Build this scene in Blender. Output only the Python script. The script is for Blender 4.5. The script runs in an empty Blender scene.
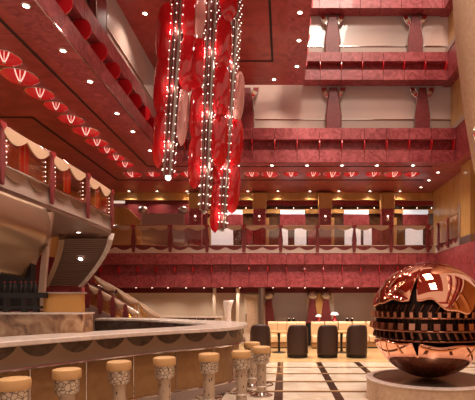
import bpy, bmesh, math, random
from mathutils import Vector, Matrix
random.seed(7)
PI = math.pi
SC = bpy.context.scene
COL = SC.collection
F, CX, CY, EYE = 450.0, 284.0, 302.0, 1.65      # focal length in px, vanishing point, eye height

def W(px, py, y):
    """point at depth y seen at that pixel"""
    return Vector(((px - CX) / F * y, y, EYE + (CY - py) / F * y))

# ------------------------------------------------------------------ materials
def mat(name, col, rough=0.5, metal=0.0, spec=0.5, trans=0.0, emit=None, estr=0.0, coat=0.0, ior=1.45):
    m = bpy.data.materials.new(name); m.use_nodes = True
    b = m.node_tree.nodes['Principled BSDF']
    b.inputs['Base Color'].default_value = (*col, 1)
    b.inputs['Roughness'].default_value = rough
    b.inputs['Metallic'].default_value = metal
    b.inputs['Specular IOR Level'].default_value = spec
    b.inputs['Transmission Weight'].default_value = trans
    b.inputs['Coat Weight'].default_value = coat
    b.inputs['IOR'].default_value = ior
    if emit:
        b.inputs['Emission Color'].default_value = (*emit, 1)
        b.inputs['Emission Strength'].default_value = estr
    return m

def N(m, kind, **kw):
    n = m.node_tree.nodes.new(kind)
    for k, v in kw.items(): setattr(n, k, v)
    return n
def L(m, a, b): m.node_tree.links.new(a, b)
def BS(m): return m.node_tree.nodes['Principled BSDF']

def ramp(m, fac, stops):
    r = N(m, 'ShaderNodeValToRGB')
    e = r.color_ramp.elements
    while len(e) < len(stops): e.new(0.5)
    for i, (p, c) in enumerate(stops):
        e[i].position = p; e[i].color = (*c, 1)
    L(m, fac, r.inputs['Fac'])
    return r.outputs['Color']

def mottle(m, scale, c0, c1, detail=4, distort=1.0, lo=0.35, hi=0.65, stretch=(1, 1, 1), mid=None):
    tc = N(m, 'ShaderNodeTexCoord'); mp = N(m, 'ShaderNodeMapping')
    mp.inputs['Scale'].default_value = stretch
    L(m, tc.outputs['Object'], mp.inputs['Vector'])
    no = N(m, 'ShaderNodeTexNoise')
    no.inputs['Scale'].default_value = scale; no.inputs['Detail'].default_value = detail
    no.inputs['Distortion'].default_value = distort
    L(m, mp.outputs['Vector'], no.inputs['Vector'])
    st = [(lo, c0), (hi, c1)] if mid is None else [(lo, c0), ((lo + hi) / 2, mid), (hi, c1)]
    c = ramp(m, no.outputs['Fac'], st)
    L(m, c, BS(m).inputs['Base Color'])
    return c, tc, no

def mathn(m, op, a, b=None):
    n = N(m, 'ShaderNodeMath', operation=op)
    for i, v in enumerate((a, b)):
        if v is None: continue
        if isinstance(v, (int, float)): n.inputs[i].default_value = v
        else: L(m, v, n.inputs[i])
    return n.outputs[0]
def mixc(m, fac, a, b):
    n = N(m, 'ShaderNodeMix', data_type='RGBA')
    L(m, fac, n.inputs['Factor'])
    for s, v in ((6, a), (7, b)):
        if isinstance(v, tuple): n.inputs[s].default_value = (*v, 1)
        else: L(m, v, n.inputs[s])
    return n.outputs[2]
def stripe(m, coord, start, period, width):
    """1 inside stripes of the given width repeated along coord"""
    t = mathn(m, 'SUBTRACT', coord, start - width / 2)
    t = mathn(m, 'FLOORED_MODULO', t, period)
    return mathn(m, 'LESS_THAN', t, width)

M = {}
M['red'] = mat('red marbled panel', (.3, .03, .035), .38, coat=.15)
mottle(M['red'], 3.4, (.225, .028, .034), (.43, .094, .104), 6, 2.6, .36, .70)
M['red_soffit'] = mat('red lacquer soffit', (.22, .025, .025), .34, coat=.2)
c, tc, no = mottle(M['red_soffit'], 1.3, (.26, .034, .029), (.39, .066, .056), 4, 2.2, .35, .68)
sx = N(M['red_soffit'], 'ShaderNodeSeparateXYZ'); L(M['red_soffit'], tc.outputs['Object'], sx.inputs[0])
s1 = stripe(M['red_soffit'], sx.outputs['Y'], .3, 1.36, .018)
L(M['red_soffit'], mixc(M['red_soffit'], s1, c, (.16, .022, .02)), BS(M['red_soffit']).inputs['Base Color'])
M['red_plain'] = mat('deep red lacquer', (.26, .022, .024), .3, coat=.3)
M['red_bright'] = mat('bright red enamel', (.55, .012, .02), .22, coat=.4)
M['red_glass'] = mat('red acrylic', (.72, .014, .022), .1, trans=.35, coat=.6)
M['pink_glass'] = mat('clear pink acrylic', (.95, .50, .46), .08, trans=.5, coat=.5)  # also colours the petals that stand in for highlights
M['rib_shine'] = mat('glowing rib shine', (1, .8, .74), .3, emit=(1, .7, .62), estr=.7)  # slight glow replaces the white shine of chrome ribs
M['lamp_red'] = mat('red lamp glass', (.55, .012, .02), .2, coat=.4, emit=(1, .03, .035), estr=.16)
M['maroon'] = mat('maroon leather', (.15, .02, .022), .42)
mottle(M['maroon'], 9, (.13, .018, .02), (.19, .028, .028))
M['groove'] = mat('black reveal', (.008, .005, .005), .6)
M['chrome'] = mat('polished chrome', (.72, .64, .6), .12, 1)
M['satin'] = mat('satin taupe metal', (.42, .36, .32), .3, 1)
M['copper'] = mat('polished copper', (.88, .43, .28), .035, 1)
M['copper_dull'] = mat('brushed copper', (.62, .30, .2), .28, 1)
M['copper_dark'] = mat('darker copper', (.26, .11, .07), .35, 1)  # darker tone for rings and fins in the sphere belt
M['dark_bronze'] = mat('dark bronze', (.03, .014, .011), .4, .6)
M['bronze'] = mat('satin bronze', (.38, .25, .16), .33, .85)
M['gold'] = mat('golden veneer', (.55, .30, .09), .35, coat=.2)
mottle(M['gold'], 3, (.46, .25, .075), (.60, .35, .12), 5, 1.0, .35, .7, (1, 1, .25))
M['amber'] = mat('amber veneer', (.5, .25, .06), .35, coat=.2)
M['cream'] = mat('cream wall panel', (.62, .50, .38), .45)
M['window'] = mat('frosted cream glass', (.66, .50, .44), .25, coat=.3, emit=(1, .72, .60), estr=.03)
c, tc, no = mottle(M['window'], .45, (.38, .29, .25), (.56, .40, .34), 1, .4)
M['beige'] = mat('beige plaster', (.58, .40, .27), .6)
mottle(M['beige'], 14, (.52, .35, .23), (.62, .43, .29), 3, .2)
M['stone_tan'] = mat('tan lacquer', (.36, .23, .17), .4)
M['taupe'] = mat('taupe trim', (.36, .26, .22), .4)
M['tanleather'] = mat('tan leather', (.50, .27, .11), .45)
mottle(M['tanleather'], 5, (.30, .15, .055), (.36, .19, .075))
M['seat'] = mat('camel leather', (.62, .37, .16), .45)
M['sofa'] = mat('cream leather', (.78, .54, .30), .48)
M['brown'] = mat('dark brown leather', (.040, .017, .012), .42)
mottle(M['brown'], 40, (.033, .014, .010), (.048, .021, .015))
M['stone'] = mat('pale pink stone', (.66, .52, .46), .25, coat=.3)
mottle(M['stone'], 7, (.64, .53, .47), (.76, .65, .58))
M['marble'] = mat('veined brown marble', (.4, .25, .15), .22, coat=.4)
mottle(M['marble'], 4.5, (.16, .07, .04), (.62, .42, .25), 9, 1.0, .34, .66, mid=(.42, .23, .11))
M['darkmarble'] = mat('dark grey marble', (.12, .09, .07), .25, coat=.3)
mottle(M['darkmarble'], 6, (.045, .027, .02), (.10, .065, .05), 6, 1.5)
M['dark'] = mat('black metal', (.012, .010, .010), .4)
M['darkglass'] = mat('dark brown shop glass', (.07, .03, .016), .12, coat=.5)
mottle(M['darkglass'], 2, (.05, .02, .012), (.13, .06, .025), 3)
M['white'] = mat('lit white screen', (.8, .8, .8), .4, emit=(.85, .93, 1), estr=.5)
M['bulb'] = mat('warm lamp', (1, .9, .8), .4, emit=(1, .86, .72), estr=14)
M['bead'] = mat('bead bulb', (1, .9, .85), .4, emit=(1, .86, .74), estr=2.4)
M['valance'] = mat('brown satin metal', (.30, .22, .17), .38, .6)
M['spot_lens'] = mat('small lit lens', (1, .9, .8), .4, emit=(1, .72, .6), estr=3.5)
M['festoon'] = mat('tan festoon', (.50, .33, .22), .4)
M['slat'] = mat('brown slats', (.25, .15, .115), .45)
m = M['slat']
tc = N(m, 'ShaderNodeTexCoord')
M['orange'] = mat('orange accents', (.6, .2, .04), .4)
M['lampshade'] = mat('lit shade', (.9, .8, .7), .5, emit=(1, .85, .7), estr=1.6)
M['wallband'] = mat('dark red ceiling paint', (.14, .014, .016), .4)
# mosaic of chrome chips
m = M['mosaic'] = mat('chip mosaic', (.6, .5, .4), .3, .5)
tc = N(m, 'ShaderNodeTexCoord'); vo = N(m, 'ShaderNodeTexVoronoi', feature='DISTANCE_TO_EDGE'); vo.inputs['Scale'].default_value = 19
L(m, tc.outputs['Object'], vo.inputs['Vector'])
L(m, ramp(m, vo.outputs['Distance'], [(.02, (.10, .06, .04)), (.10, (.66, .55, .43))]), BS(m).inputs['Base Color'])
m = M['trunk'] = mat('speckled column', (.5, .38, .27), .3, .35)
tc = N(m, 'ShaderNodeTexCoord'); mp = N(m, 'ShaderNodeMapping'); mp.inputs['Scale'].default_value = (1, 1, .45)
L(m, tc.outputs['Object'], mp.inputs['Vector'])
vo = N(m, 'ShaderNodeTexVoronoi'); vo.inputs['Scale'].default_value = 22
L(m, mp.outputs['Vector'], vo.inputs['Vector'])
L(m, ramp(m, vo.outputs['Distance'], [(.16, (.09, .05, .035)), (.26, (.52, .40, .29))]), BS(m).inputs['Base Color'])
# marble floor tiles with brown strips
m = M['floor'] = mat('cream marble tiles', (.7, .6, .48), .22, coat=.2)
c, tc, no = mottle(m, 1.6, (.56, .45, .34), (.76, .66, .54), 6, 1.4, .3, .66)
sx = N(m, 'ShaderNodeSeparateXYZ'); L(m, tc.outputs['Object'], sx.inputs[0])
sA = stripe(m, sx.outputs['X'], -.097, 1.04, .155)
sB = stripe(m, sx.outputs['Y'], 11.36, 1.03, .11)
sC = stripe(m, sx.outputs['Y'], 11.45, 1.03, .09)
c = mixc(m, sC, c, (.50, .31, .14))
c = mixc(m, sB, c, (.085, .038, .022))
both = mathn(m, 'MULTIPLY', sA, mathn(m, 'SUBTRACT', 1.0, mathn(m, 'MAXIMUM', sB, sC)))
c = mixc(m, both, c, (.045, .022, .015))
L(m, c, BS(m).inputs['Base Color'])
M['floor_tan'] = mat('honey wood floor', (.55, .34, .15), .3, coat=.2)
mottle(M['floor_tan'], 3, (.52, .32, .14), (.64, .43, .21), 4, .5, stretch=(.3, 1, 1))

def glassmat(name, tint, refl, rough=.05):
    m = bpy.data.materials.new(name); m.use_nodes = True
    nt = m.node_tree; nt.nodes.clear()
    o = nt.nodes.new('ShaderNodeOutputMaterial'); mx = nt.nodes.new('ShaderNodeMixShader')
    t = nt.nodes.new('ShaderNodeBsdfTransparent'); g = nt.nodes.new('ShaderNodeBsdfGlossy')
    t.inputs[0].default_value = (*tint, 1); g.inputs['Roughness'].default_value = rough
    g.inputs['Color'].default_value = (1, .9, .82, 1)
    mx.inputs[0].default_value = refl
    nt.links.new(t.outputs[0], mx.inputs[1]); nt.links.new(g.outputs[0], mx.inputs[2]); nt.links.new(mx.outputs[0], o.inputs[0])
    return m
M['glass'] = glassmat('clear balustrade glass', (.93, .86, .82), .10)
M['bronzeglass'] = glassmat('bronze balustrade glass', (.86, .66, .42), .18, .10)

# ------------------------------------------------------------------ mesh builder
class MB:
    def __init__(s, *mats):
        s.v, s.f, s.mi, s.mats, s.c = [], [], [], list(mats), 0
    def use(s, i): s.c = i; return s
    def add(s, vs, fs):
        b = len(s.v); s.v += [tuple(p) for p in vs]
        for f in fs: s.f.append([b + i for i in f]); s.mi.append(s.c)
        return s
    def hexa(s, p):
        return s.add(p, [(0, 3, 2, 1), (4, 5, 6, 7), (0, 1, 5, 4), (1, 2, 6, 5), (2, 3, 7, 6), (3, 0, 4, 7)])
    def box(s, c, d, rz=0.0, rx=0.0):
        R = Matrix.Rotation(rz, 3, 'Z') @ Matrix.Rotation(rx, 3, 'X'); c = Vector(c)
        q = [(-1, -1, -1), (1, -1, -1), (1, 1, -1), (-1, 1, -1), (-1, -1, 1), (1, -1, 1), (1, 1, 1), (-1, 1, 1)]
        return s.hexa([c + R @ Vector((a * d[0] / 2, b * d[1] / 2, e * d[2] / 2)) for a, b, e in q])
    def span(s, a, b):
        return s.box([(a[i] + b[i]) / 2 for i in range(3)], [abs(b[i] - a[i]) for i in range(3)])
    def prism(s, poly, z0, z1):
        n = len(poly)
        vs = [(x, y, z0) for x, y in poly] + [(x, y, z1) for x, y in poly]
        return s.add(vs, [tuple(range(n))[::-1], tuple(range(n, 2 * n))] + [(i, (i + 1) % n, n + (i + 1) % n, n + i) for i in range(n)])
    def plate(s, poly, o, u, w, t):
        """flat outline poly (a,b) in the plane o + a*u + b*w, thickness vector t"""
        o, u, w, t = Vector(o), Vector(u), Vector(w), Vector(t); n = len(poly)
        vs = [o + u * a + w * b for a, b in poly]; vs += [p + t for p in vs]
        return s.add(vs, [tuple(range(n))[::-1], tuple(range(n, 2 * n))] + [(i, (i + 1) % n, n + (i + 1) % n, n + i) for i in range(n)])
    def lathe(s, prof, c=(0, 0, 0), n=24, caps=True, ax=(1, 1)):
        vs, fs = [], []
        for r, z in prof:
            for i in range(n):
                a = 2 * PI * i / n
                vs.append((c[0] + r * ax[0] * math.cos(a), c[1] + r * ax[1] * math.sin(a), c[2] + z))
        for k in range(len(prof) - 1):
            for i in range(n):
                j = (i + 1) % n
                fs.append((k * n + i, k * n + j, (k + 1) * n + j, (k + 1) * n + i))
        if caps:
            fs.append(tuple(range(n))[::-1]); fs.append(tuple(range((len(prof) - 1) * n, len(prof) * n)))
        return s.add(vs, fs)
    def tube(s, pts, r, n=8, closed=False):
        pts = [Vector(p) for p in pts]; k = len(pts); vs, fs = [], []
        rr = r if isinstance(r, (list, tuple)) else [r] * k
        for i, p in enumerate(pts):
            a = pts[i - 1] if (i or closed) else p; b = pts[(i + 1) % k] if (i < k - 1 or closed) else p
            t = (b - a).normalized()
            up = Vector((0, 0, 1)) if abs(t.z) < .95 else Vector((1, 0, 0))
            x = t.cross(up).normalized(); y = t.cross(x)
            for j in range(n):
                an = 2 * PI * j / n
                vs.append(p + (x * math.cos(an) + y * math.sin(an)) * rr[i])
        for i in range(k if closed else k - 1):
            ii = (i + 1) % k
            for j in range(n):
                jj = (j + 1) % n
                fs.append((i * n + j, i * n + jj, ii * n + jj, ii * n + j))
        if not closed: fs += [tuple(range(n))[::-1], tuple(range((k - 1) * n, k * n))]
        return s.add(vs, fs)
    def ball(s, c, r, n=10, m=6, sc=(1, 1, 1)):
        vs, fs = [], []
        for k in range(m + 1):
            th = PI * (k + .0001) / (m + .0002)
            for i in range(n):
                a = 2 * PI * i / n
                vs.append((c[0] + sc[0] * r * math.sin(th) * math.cos(a), c[1] + sc[1] * r * math.sin(th) * math.sin(a), c[2] + sc[2] * r * math.cos(th)))
        for k in range(m):
            for i in range(n):
                j = (i + 1) % n
                fs.append((k * n + i, (k + 1) * n + i, (k + 1) * n + j, k * n + j))
        return s.add(vs, fs)
    def grid(s, fn, nu, nv):
        vs = [fn(i / nu, j / nv) for j in range(nv + 1) for i in range(nu + 1)]
        fs = [(j * (nu + 1) + i, j * (nu + 1) + i + 1, (j + 1) * (nu + 1) + i + 1, (j + 1) * (nu + 1) + i) for j in range(nv) for i in range(nu)]
        return s.add(vs, fs)
    def build(s, name, parent=None, smooth=True, bevel=0, solid=0, sub=0, recalc=True):
        me = bpy.data.meshes.new(name); me.from_pydata(s.v, [], s.f)
        for m in s.mats: me.materials.append(m)
        me.polygons.foreach_set('material_index', s.mi)
        if recalc:
            b = bmesh.new(); b.from_mesh(me); bmesh.ops.recalc_face_normals(b, faces=b.faces); b.to_mesh(me); b.free()
        if smooth:
            me.polygons.foreach_set('use_smooth', [True] * len(me.polygons)); me.set_sharp_from_angle(angle=math.radians(35))
        o = bpy.data.objects.new(name, me); COL.objects.link(o)
        if parent: o.parent = parent
        if solid:
            d = o.modifiers.new('solid', 'SOLIDIFY'); d.thickness = solid; d.offset = 0
        if bevel:
            d = o.modifiers.new('bevel', 'BEVEL'); d.width = bevel; d.segments = 2; d.limit_method = 'ANGLE'
        if sub:
            d = o.modifiers.new('sub', 'SUBSURF'); d.levels = sub; d.render_levels = sub
        return o

def tag(o, label, cat, group=None, kind=None):
    o['label'] = label; o['category'] = cat
    if group: o['group'] = group
    if kind: o['kind'] = kind
    return o
def thing(name, label, cat, loc=(0, 0, 0), rz=0.0, group=None):
    o = bpy.data.objects.new(name, None); COL.objects.link(o); o.empty_display_size = .1
    o.location = loc; o.rotation_euler = (0, 0, rz)
    return tag(o, label, cat, group)
def struct(o): o['kind'] = 'structure'; return o
def copy_tree(o, parent=None):
    c = o.copy(); COL.objects.link(c)
    if parent: c.parent = parent
    for ch in list(o.children): copy_tree(ch, c)
    return c
ORD = ['first', 'second', 'third', 'fourth', 'fifth', 'sixth', 'seventh', 'eighth', 'ninth', 'tenth', 'eleventh', 'twelfth',
       'thirteenth', 'fourteenth', 'fifteenth', 'sixteenth', 'seventeenth', 'eighteenth', 'nineteenth', 'twentieth', 'twenty-first', 'twenty-second']

# path helpers (plan polylines)
def resample(pts, step):
    pts = [Vector((p[0], p[1])) for p in pts]
    d = [0]
    for a, b in zip(pts, pts[1:]): d.append(d[-1] + (b - a).length)
    n = max(2, int(round(d[-1] / step))); out = []; k = 0
    for i in range(n + 1):
        t = d[-1] * i / n
        while k < len(pts) - 2 and d[k + 1] < t: k += 1
        u = (t - d[k]) / max(1e-9, d[k + 1] - d[k]); out.append(pts[k].lerp(pts[k + 1], u))
    return out
def smooth_path(pts, step=.12):
    P = [Vector((p[0], p[1])) for p in pts]; Q = [2 * P[0] - P[1]] + P + [2 * P[-1] - P[-2]]; out = []
    for i in range(1, len(Q) - 2):
        a, b, c, d = Q[i - 1:i + 3]
        for k in range(12):
            t = k / 12
            out.append(.5 * ((2 * b) + (c - a) * t + (2 * a - 5 * b + 4 * c - d) * t * t + (3 * b - a - 3 * c + d) * t ** 3))
    out.append(P[-1])
    return resample(out, step)
def offset(pts, d):
    """positive d = to the right of the walking direction"""
    out = []
    for i, p in enumerate(pts):
        t = (pts[min(i + 1, len(pts) - 1)] - pts[max(i - 1, 0)]).normalized()
        out.append(p + Vector((t.y, -t.x)) * d)
    return out
def ribbon(mb, pts, zlo, zhi, th):
    """vertical wall strip along pts; zlo/zhi numbers or functions of arc length; thickness to the left"""
    inn = offset(pts, -th); s = 0; vs = []; n = len(pts)
    for i, p in enumerate(pts):
        if i: s += (p - pts[i - 1]).length
        a = zlo(s) if callable(zlo) else zlo; b = zhi(s) if callable(zhi) else zhi; q = inn[i]
        vs += [(p.x, p.y, a), (p.x, p.y, b), (q.x, q.y, b), (q.x, q.y, a)]
    fs = []
    for i in range(n - 1):
        for j in range(4):
            k = (j + 1) % 4
            fs.append((i * 4 + j, i * 4 + k, i * 4 + 4 + k, i * 4 + 4 + j))
    fs += [(0, 1, 2, 3), tuple((n - 1) * 4 + j for j in (3, 2, 1, 0))]
    mb.add(vs, fs)
def strip_top(mb, outer, inner, z0, z1):
    n = len(outer); vs = []
    for o, i in zip(outer, inner): vs += [(o.x, o.y, z0), (o.x, o.y, z1), (i.x, i.y, z1), (i.x, i.y, z0)]
    fs = []
    for i in range(n - 1):
        for j in range(4):
            k = (j + 1) % 4
            fs.append((i * 4 + j, i * 4 + k, i * 4 + 4 + k, i * 4 + 4 + j))
    fs += [(0, 1, 2, 3), tuple((n - 1) * 4 + j for j in (3, 2, 1, 0))]
    mb.add(vs, fs)

def light(kind, name, loc, energy, col=(1, .82, .68), size=.1, rot=(0, 0, 0), **kw):
    d = bpy.data.lights.new(name, kind); d.energy = energy; d.color = col
    if kind == 'AREA':
        d.shape = 'RECTANGLE'; d.size = size; d.size_y = kw.get('sy', size)
    else: d.shadow_soft_size = size
    if kind == 'SPOT': d.spot_size = kw.get('angle', 2.2); d.spot_blend = 1.0
    o = bpy.data.objects.new(name, d); COL.objects.link(o); o.location = loc; o.rotation_euler = rot
    return o
# ------------------------------------------------------------------ levels
YA, YB, YC, YD, YW = 13.6, 14.27, 14.55, 16.2, 17.4
XL, XR, XB = -3.48, 5.2, .64
A0, A1 = 5.88, 6.91
B0, B1 = 8.70, 9.58
C0, C1 = 11.16, 12.05
D0, D1 = 2.19, 3.41

# ------------------------------------------------------------------ shell
o = struct(MB(M['floor']).span((-9, -3, -.1), (9, 12.37, 0)).build('floor'))
o = struct(MB(M['floor_tan']).span((-9, 12.37, -.1), (9, 19.5, 0)).build('floor'))

def parapet(name, p0, d, length, z0, z1, pitch, phase, depth=.55, fins=True, finr=.17):
    """red parapet: top band, recess, bottom band in panels; d = walking direction, the face looks to its right"""
    d = Vector((d[0], d[1], 0)).normalized(); nrm = Vector((d.y, -d.x, 0)); p0 = Vector((p0[0], p0[1], 0)); Z = Vector((0, 0, 1))
    h = z1 - z0; zb = z0 + h * .35; zt = z0 + h * .67; rd = .22
    prof = [(-depth, z0), (0, z0), (0, zb), (-rd, zb + .01), (-rd, zt), (0, zt), (0, z1), (-depth, z1)]
    mb = MB(M['red'], M['groove'])
    cuts = [0.0]; s = phase
    while s < length - .05:
        if s > .05: cuts.append(s)
        s += pitch
    cuts.append(length)
    g = .007
    for a, b in zip(cuts, cuts[1:]):
        n = len(prof)
        vs = [p0 + d * (a + g) + nrm * x + Z * z for x, z in prof] + [p0 + d * (b - g) + nrm * x + Z * z for x, z in prof]
        mb.add(vs, [tuple(range(n)), tuple(range(n, 2 * n))[::-1]] + [(i, (i + 1) % n, n + (i + 1) % n, n + i) for i in range(n)])
    mb.use(1)
    vs = [p0 + d * s_ + nrm * x + Z * z for s_ in (0.01, length - .01) for x, z in ((-rd - .03, z0 + .02), (-rd - .03, z1 - .02), (-depth + .02, z1 - .02), (-depth + .02, z0 + .02))]
    mb.add(vs, [(0, 1, 2, 3), (4, 5, 6, 7)] + [(i, (i + 1) % 4, 4 + (i + 1) % 4, 4 + i) for i in range(4)])
    o = struct(mb.build(name, smooth=False))
    if fins:
        half = [(finr * .62 * (1 + math.cos(2 * PI * k / 24)), finr * math.sin(2 * PI * k / 24)) for k in range(24)]
        f0 = None
        for c in cuts[1:-1]:
            q = p0 + d * c - nrm * rd + Z * (zb + zt) / 2
            if f0 is None:
                f0 = MB(M['red_bright']).plate([(a * 1.45, b) for a, b in half], -d * .012, nrm, Z, d * .024).build('fin', o, smooth=False)
                f = f0
            else:
                f = f0.copy(); COL.objects.link(f); f.parent = o
            f.location = q
    return o

# back parapets (walk along +x, face to -y)
parapet('wall_back_first_parapet', (XL, YA), (1, 0), XR - XL, A0, A1, .677, .49)
parapet('wall_back_second_parapet', (XB, YB), (1, 0), XR - XB, B0, B1, .665, .51, .42)
parapet('wall_back_third_parapet', (-3.4, YC), (1, 0), XR + 3.4, C0, C1, .665, .55, .42)
parapet('wall_back_ground_parapet', (-9, YD), (1, 0), 5.45 + 9, D0, D1, .673, .33, .5, finr=.12)
# left parapet (walk along -y... face to +x) and the return under the upper landing
parapet('wall_left_parapet', (XL, 2.5), (0, 1), YA - 2.5, A0, A1, .70, .45, finr=.19)
LZ = 8.53
parapet('wall_landing_parapet', (XB, 6.0), (0, 1), YB - 6.0, LZ, B1, .70, .3)
# right returns (walk -y, face to -x)
struct(MB(M['red']).span((XR, 11.0, A0), (XR + .5, YA + .6, A1)).build('wall_right_upper_parapet'))
struct(MB(M['red']).span((XR, 11.0, B0), (XR + .5, YB + .5, B1)).build('wall_right_high_parapet'))
struct(MB(M['red']).span((XR, 11.0, C0), (XR + .5, YC + .5, C1)).build('wall_right_top_parapet'))
struct(MB(M['red']).span((5.45, 9.5, D0 - .25), (5.95, YD + .5, D1)).build('wall_right_ground_parapet'))
for nm, z0, z1 in (('ground', D0, D1), ('first', A0, A1), ('second', B0, B1)):
    parapet('wall_entrance_%s_parapet' % nm, (7.5, -4.0), (-1, 0), 15.5, z0, z1, .70, .3)
    if nm != 'ground': parapet('wall_right_%s_long_parapet' % nm, (6.2, 9.0), (0, -1), 13.0, z0, z1, .70, .3)
for y_ in (-1.5, 1.5, 4.5):
    struct(MB(M['gold']).span((6.4, y_, 0), (6.9, y_ + .7, 10)).build('wall_right_pier'))
struct(MB(M['wallband']).span((-8, -4.7, 0), (8, -4.5, D0)).build('wall_entrance'))
struct(MB(M['cream']).span((6.0, 9.4, 0), (6.1, 17.6, D0 + .05)).build('wall_right_base'))
struct(MB(M['amber']).span((6.9, -4.5, 0), (7.0, 9.4, 5.8)).build('wall_right_amber'))
tr = MB(M['taupe'])
for z in (A1, B1): tr.span((XR - .02, 11.0, z), (XR + .45, YA + .9, z + .16))
struct(tr.build('trim_1'))
# right gold wall between the parapets
struct(MB(M['gold']).span((XR + .28, 10.8, A1), (XR + .5, 15.2, 13)).build('wall_right'))
rw = MB(M['gold'], M['taupe'])
for k in range(7): rw.span((5.75, 12.3 + k * .72, D1), (5.9, 12.3 + k * .72 + .70, A0 - .01))
struct(rw.build('wall_right_lower'))

# soffits
def soffit(name, x0, x1, y0, y1, z, th=.12, m='red_soffit'):
    return struct(MB(M[m]).span((x0, y0, z), (x1, y1, z + th)).build(name))
soffit('ceiling_left', -9, XL - .02, 2.0, 18.0, A0 + .002)
soffit('ceiling_back', XL - .02, 8.0, YA + .02, 18.0, A0 + .002)
soffit('ceiling_landing', XL - 1, XB, 6.0, YB, LZ + .002)
struct(MB(M['red_soffit']).span((-9, -5, 20.5), (8, 18, 20.6)).build('ceiling_top'))
soffit('ceiling_lobby', -9, 6, YD + .02, 18.2, D0 + .002, m='wallband')
# black reveals cut in the soffits
def reveal(name, pts, z, w=.05):
    mb = MB(M['groove'])
    for (a, b) in zip(pts, pts[1:]):
        a, b = Vector(a), Vector(b); c = (a + b) / 2; dd = b - a
        mb.box((c.x, c.y, z), (dd.length + w, w, .012), math.atan2(dd.y, dd.x))
    struct(mb.build(name, smooth=False))
reveal('trim_2', [(-4.25, 3), (-4.25, 14.03), (4.6, 14.03)], A0 - .004, .05)
reveal('trim_3', [(-7.5, 10.3), (-5.76, 10.3), (-5.76, 15.6), (4.8, 15.6)], A0 - .004, .06)
reveal('trim_4', [(-.33, 6.2), (-.33, 12.85), (-3.3, 12.85)], LZ - .004, .06)
# chrome bead along the inner edge of the left soffit
struct(MB(M['chrome']).span((XL - .012, 2.5, A0 - .02), (XL + .012, YA, A0 + .005)).build('trim_5'))

# back windows (frosted strips)
def window_strip(name, a, b, z0, z1, along='x', c=0, rz=.5, sill=.6):
    pane = MB(M['window'])
    if along == 'x': pane.span((a, c, z0), (b, c + .06, z1))
    else: pane.span((c - .06, a, z0), (c, b, z1))
    o = struct(pane.build(name))
    rail = MB(M['taupe'])
    if along == 'x':
        rail.span((a, c - .03, z0), (b, c, rz)); t = MB(M['chrome']).span((a, c - .05, rz), (b, c, rz + .03)); MB(M['taupe']).span((a, c - sill, z0 - .06), (b, c - .002, z0)).build('window_sill', o)
    else:
        rail.span((c, a, z0), (c + .03, b, rz)); t = MB(M['chrome']).span((c, a, rz), (c + .05, b, rz + .03))
    rail.build('window_frame', o); t.build('window_bead', o)
    return o
window_strip('window_1', -3.9, XR + .3, A1, B0 + .4, 'x', 14.80, 7.62)
window_strip('window_2', .3, XR + .3, B1, C0 + .5, 'x', 15.02, 10.15, .2)
window_strip('window_3', 5.0, 14.7, A1 - .03, B0, 'y', XL - .35, 7.5)

# back wall under and over the ground deck
struct(MB(M['cream']).span((-9, YW, 0), (6, YW + .2, 2.0)).build('wall_back'))
struct(MB(M['wallband']).span((-9, YW - .02, 2.0), (6, YW + .2, D0 + .1)).build('wall_back_band'))
struct(MB(M['taupe']).span((-9, YD + .3, D1 - .2), (6, 19.5, D1 - .05)).build('floor_upper_deck'))
struct(MB(M['gold']).span((-9, YW, 5.60), (6, YW + .15, A0)).build('wall_back_frieze'))
struct(MB(M['wallband']).span((-9, 19.4, 3), (6, 19.5, 5.9)).build('wall_back_upper_deck'))
struct(MB(M['gold']).span((-8.2, 2, 3.2), (-8.0, 18, 5.9)).build('wall_left'))
struct(MB(M['wallband']).span((-8.2, 2, 0), (-8.0, 18, 3.2)).build('wall_left_lower'))

# ------------------------------------------------------------------ downlights
def downlight_mesh():
    mb = MB(M['bulb'], M['chrome'])
    mb.lathe([(.0005, -.012), (.034, -.012), (.034, 0)], n=14, caps=False)
    mb.use(1).lathe([(.034, 0), (.036, -.014), (.058, -.008), (.06, 0)], n=14, caps=False)
    return mb
DL0 = None
SPOTS = []
def downlight(p, label, group, s=1.0, energy=None):
    global DL0
    if DL0 is None: o = DL0 = downlight_mesh().build('downlight')
    else: o = DL0.copy(); COL.objects.link(o)
    o.location = p; o.scale = (s, s, s)
    tag(o, label, 'ceiling light', group)
    if energy: SPOTS.append((Vector(p), energy))
    return o
def zrow(pixels, z, xs=None): # pixel -> point on the horizontal plane z
    return [W(px, py, (z - EYE) * F / (CY - py)) for px, py in pixels]
for i, p in enumerate(zrow([(26, 5), (63, 50), (90, 81), (117, 113), (133, 131), (150, 150)], A0)):
    downlight(p, f'round recessed downlight, {ORD[i]} from the camera along the left soffit edge', 'left soffit edge downlights', 1.25, 230)
for i, p in enumerate(zrow([(204, 165), (238, 165), (272, 165), (307, 165), (342, 165), (377, 165), (413, 165)], A0)):
    downlight(p, f'round downlight, {ORD[i]} from the left in the front row over the back lounge', 'front row back downlights', 1.3, 270)
for i, p in enumerate(zrow([(129, 191), (157, 191), (187, 191), (218, 191), (248, 191), (278, 191), (310, 191), (339, 191), (370, 191), (400, 191)], A0)):
    downlight(p, f'small downlight, {ORD[i]} from the left in the inner row above the shops', 'inner row back downlights', 1.1, 110)
for i, p in enumerate(zrow([(421, 187), (429, 180), (438, 172)], A0)):
    downlight(p, f'small recessed downlight, {ORD[i]} from the back on the diagonal right soffit strip', 'right soffit strip downlights', 1.2, 25)
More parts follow.
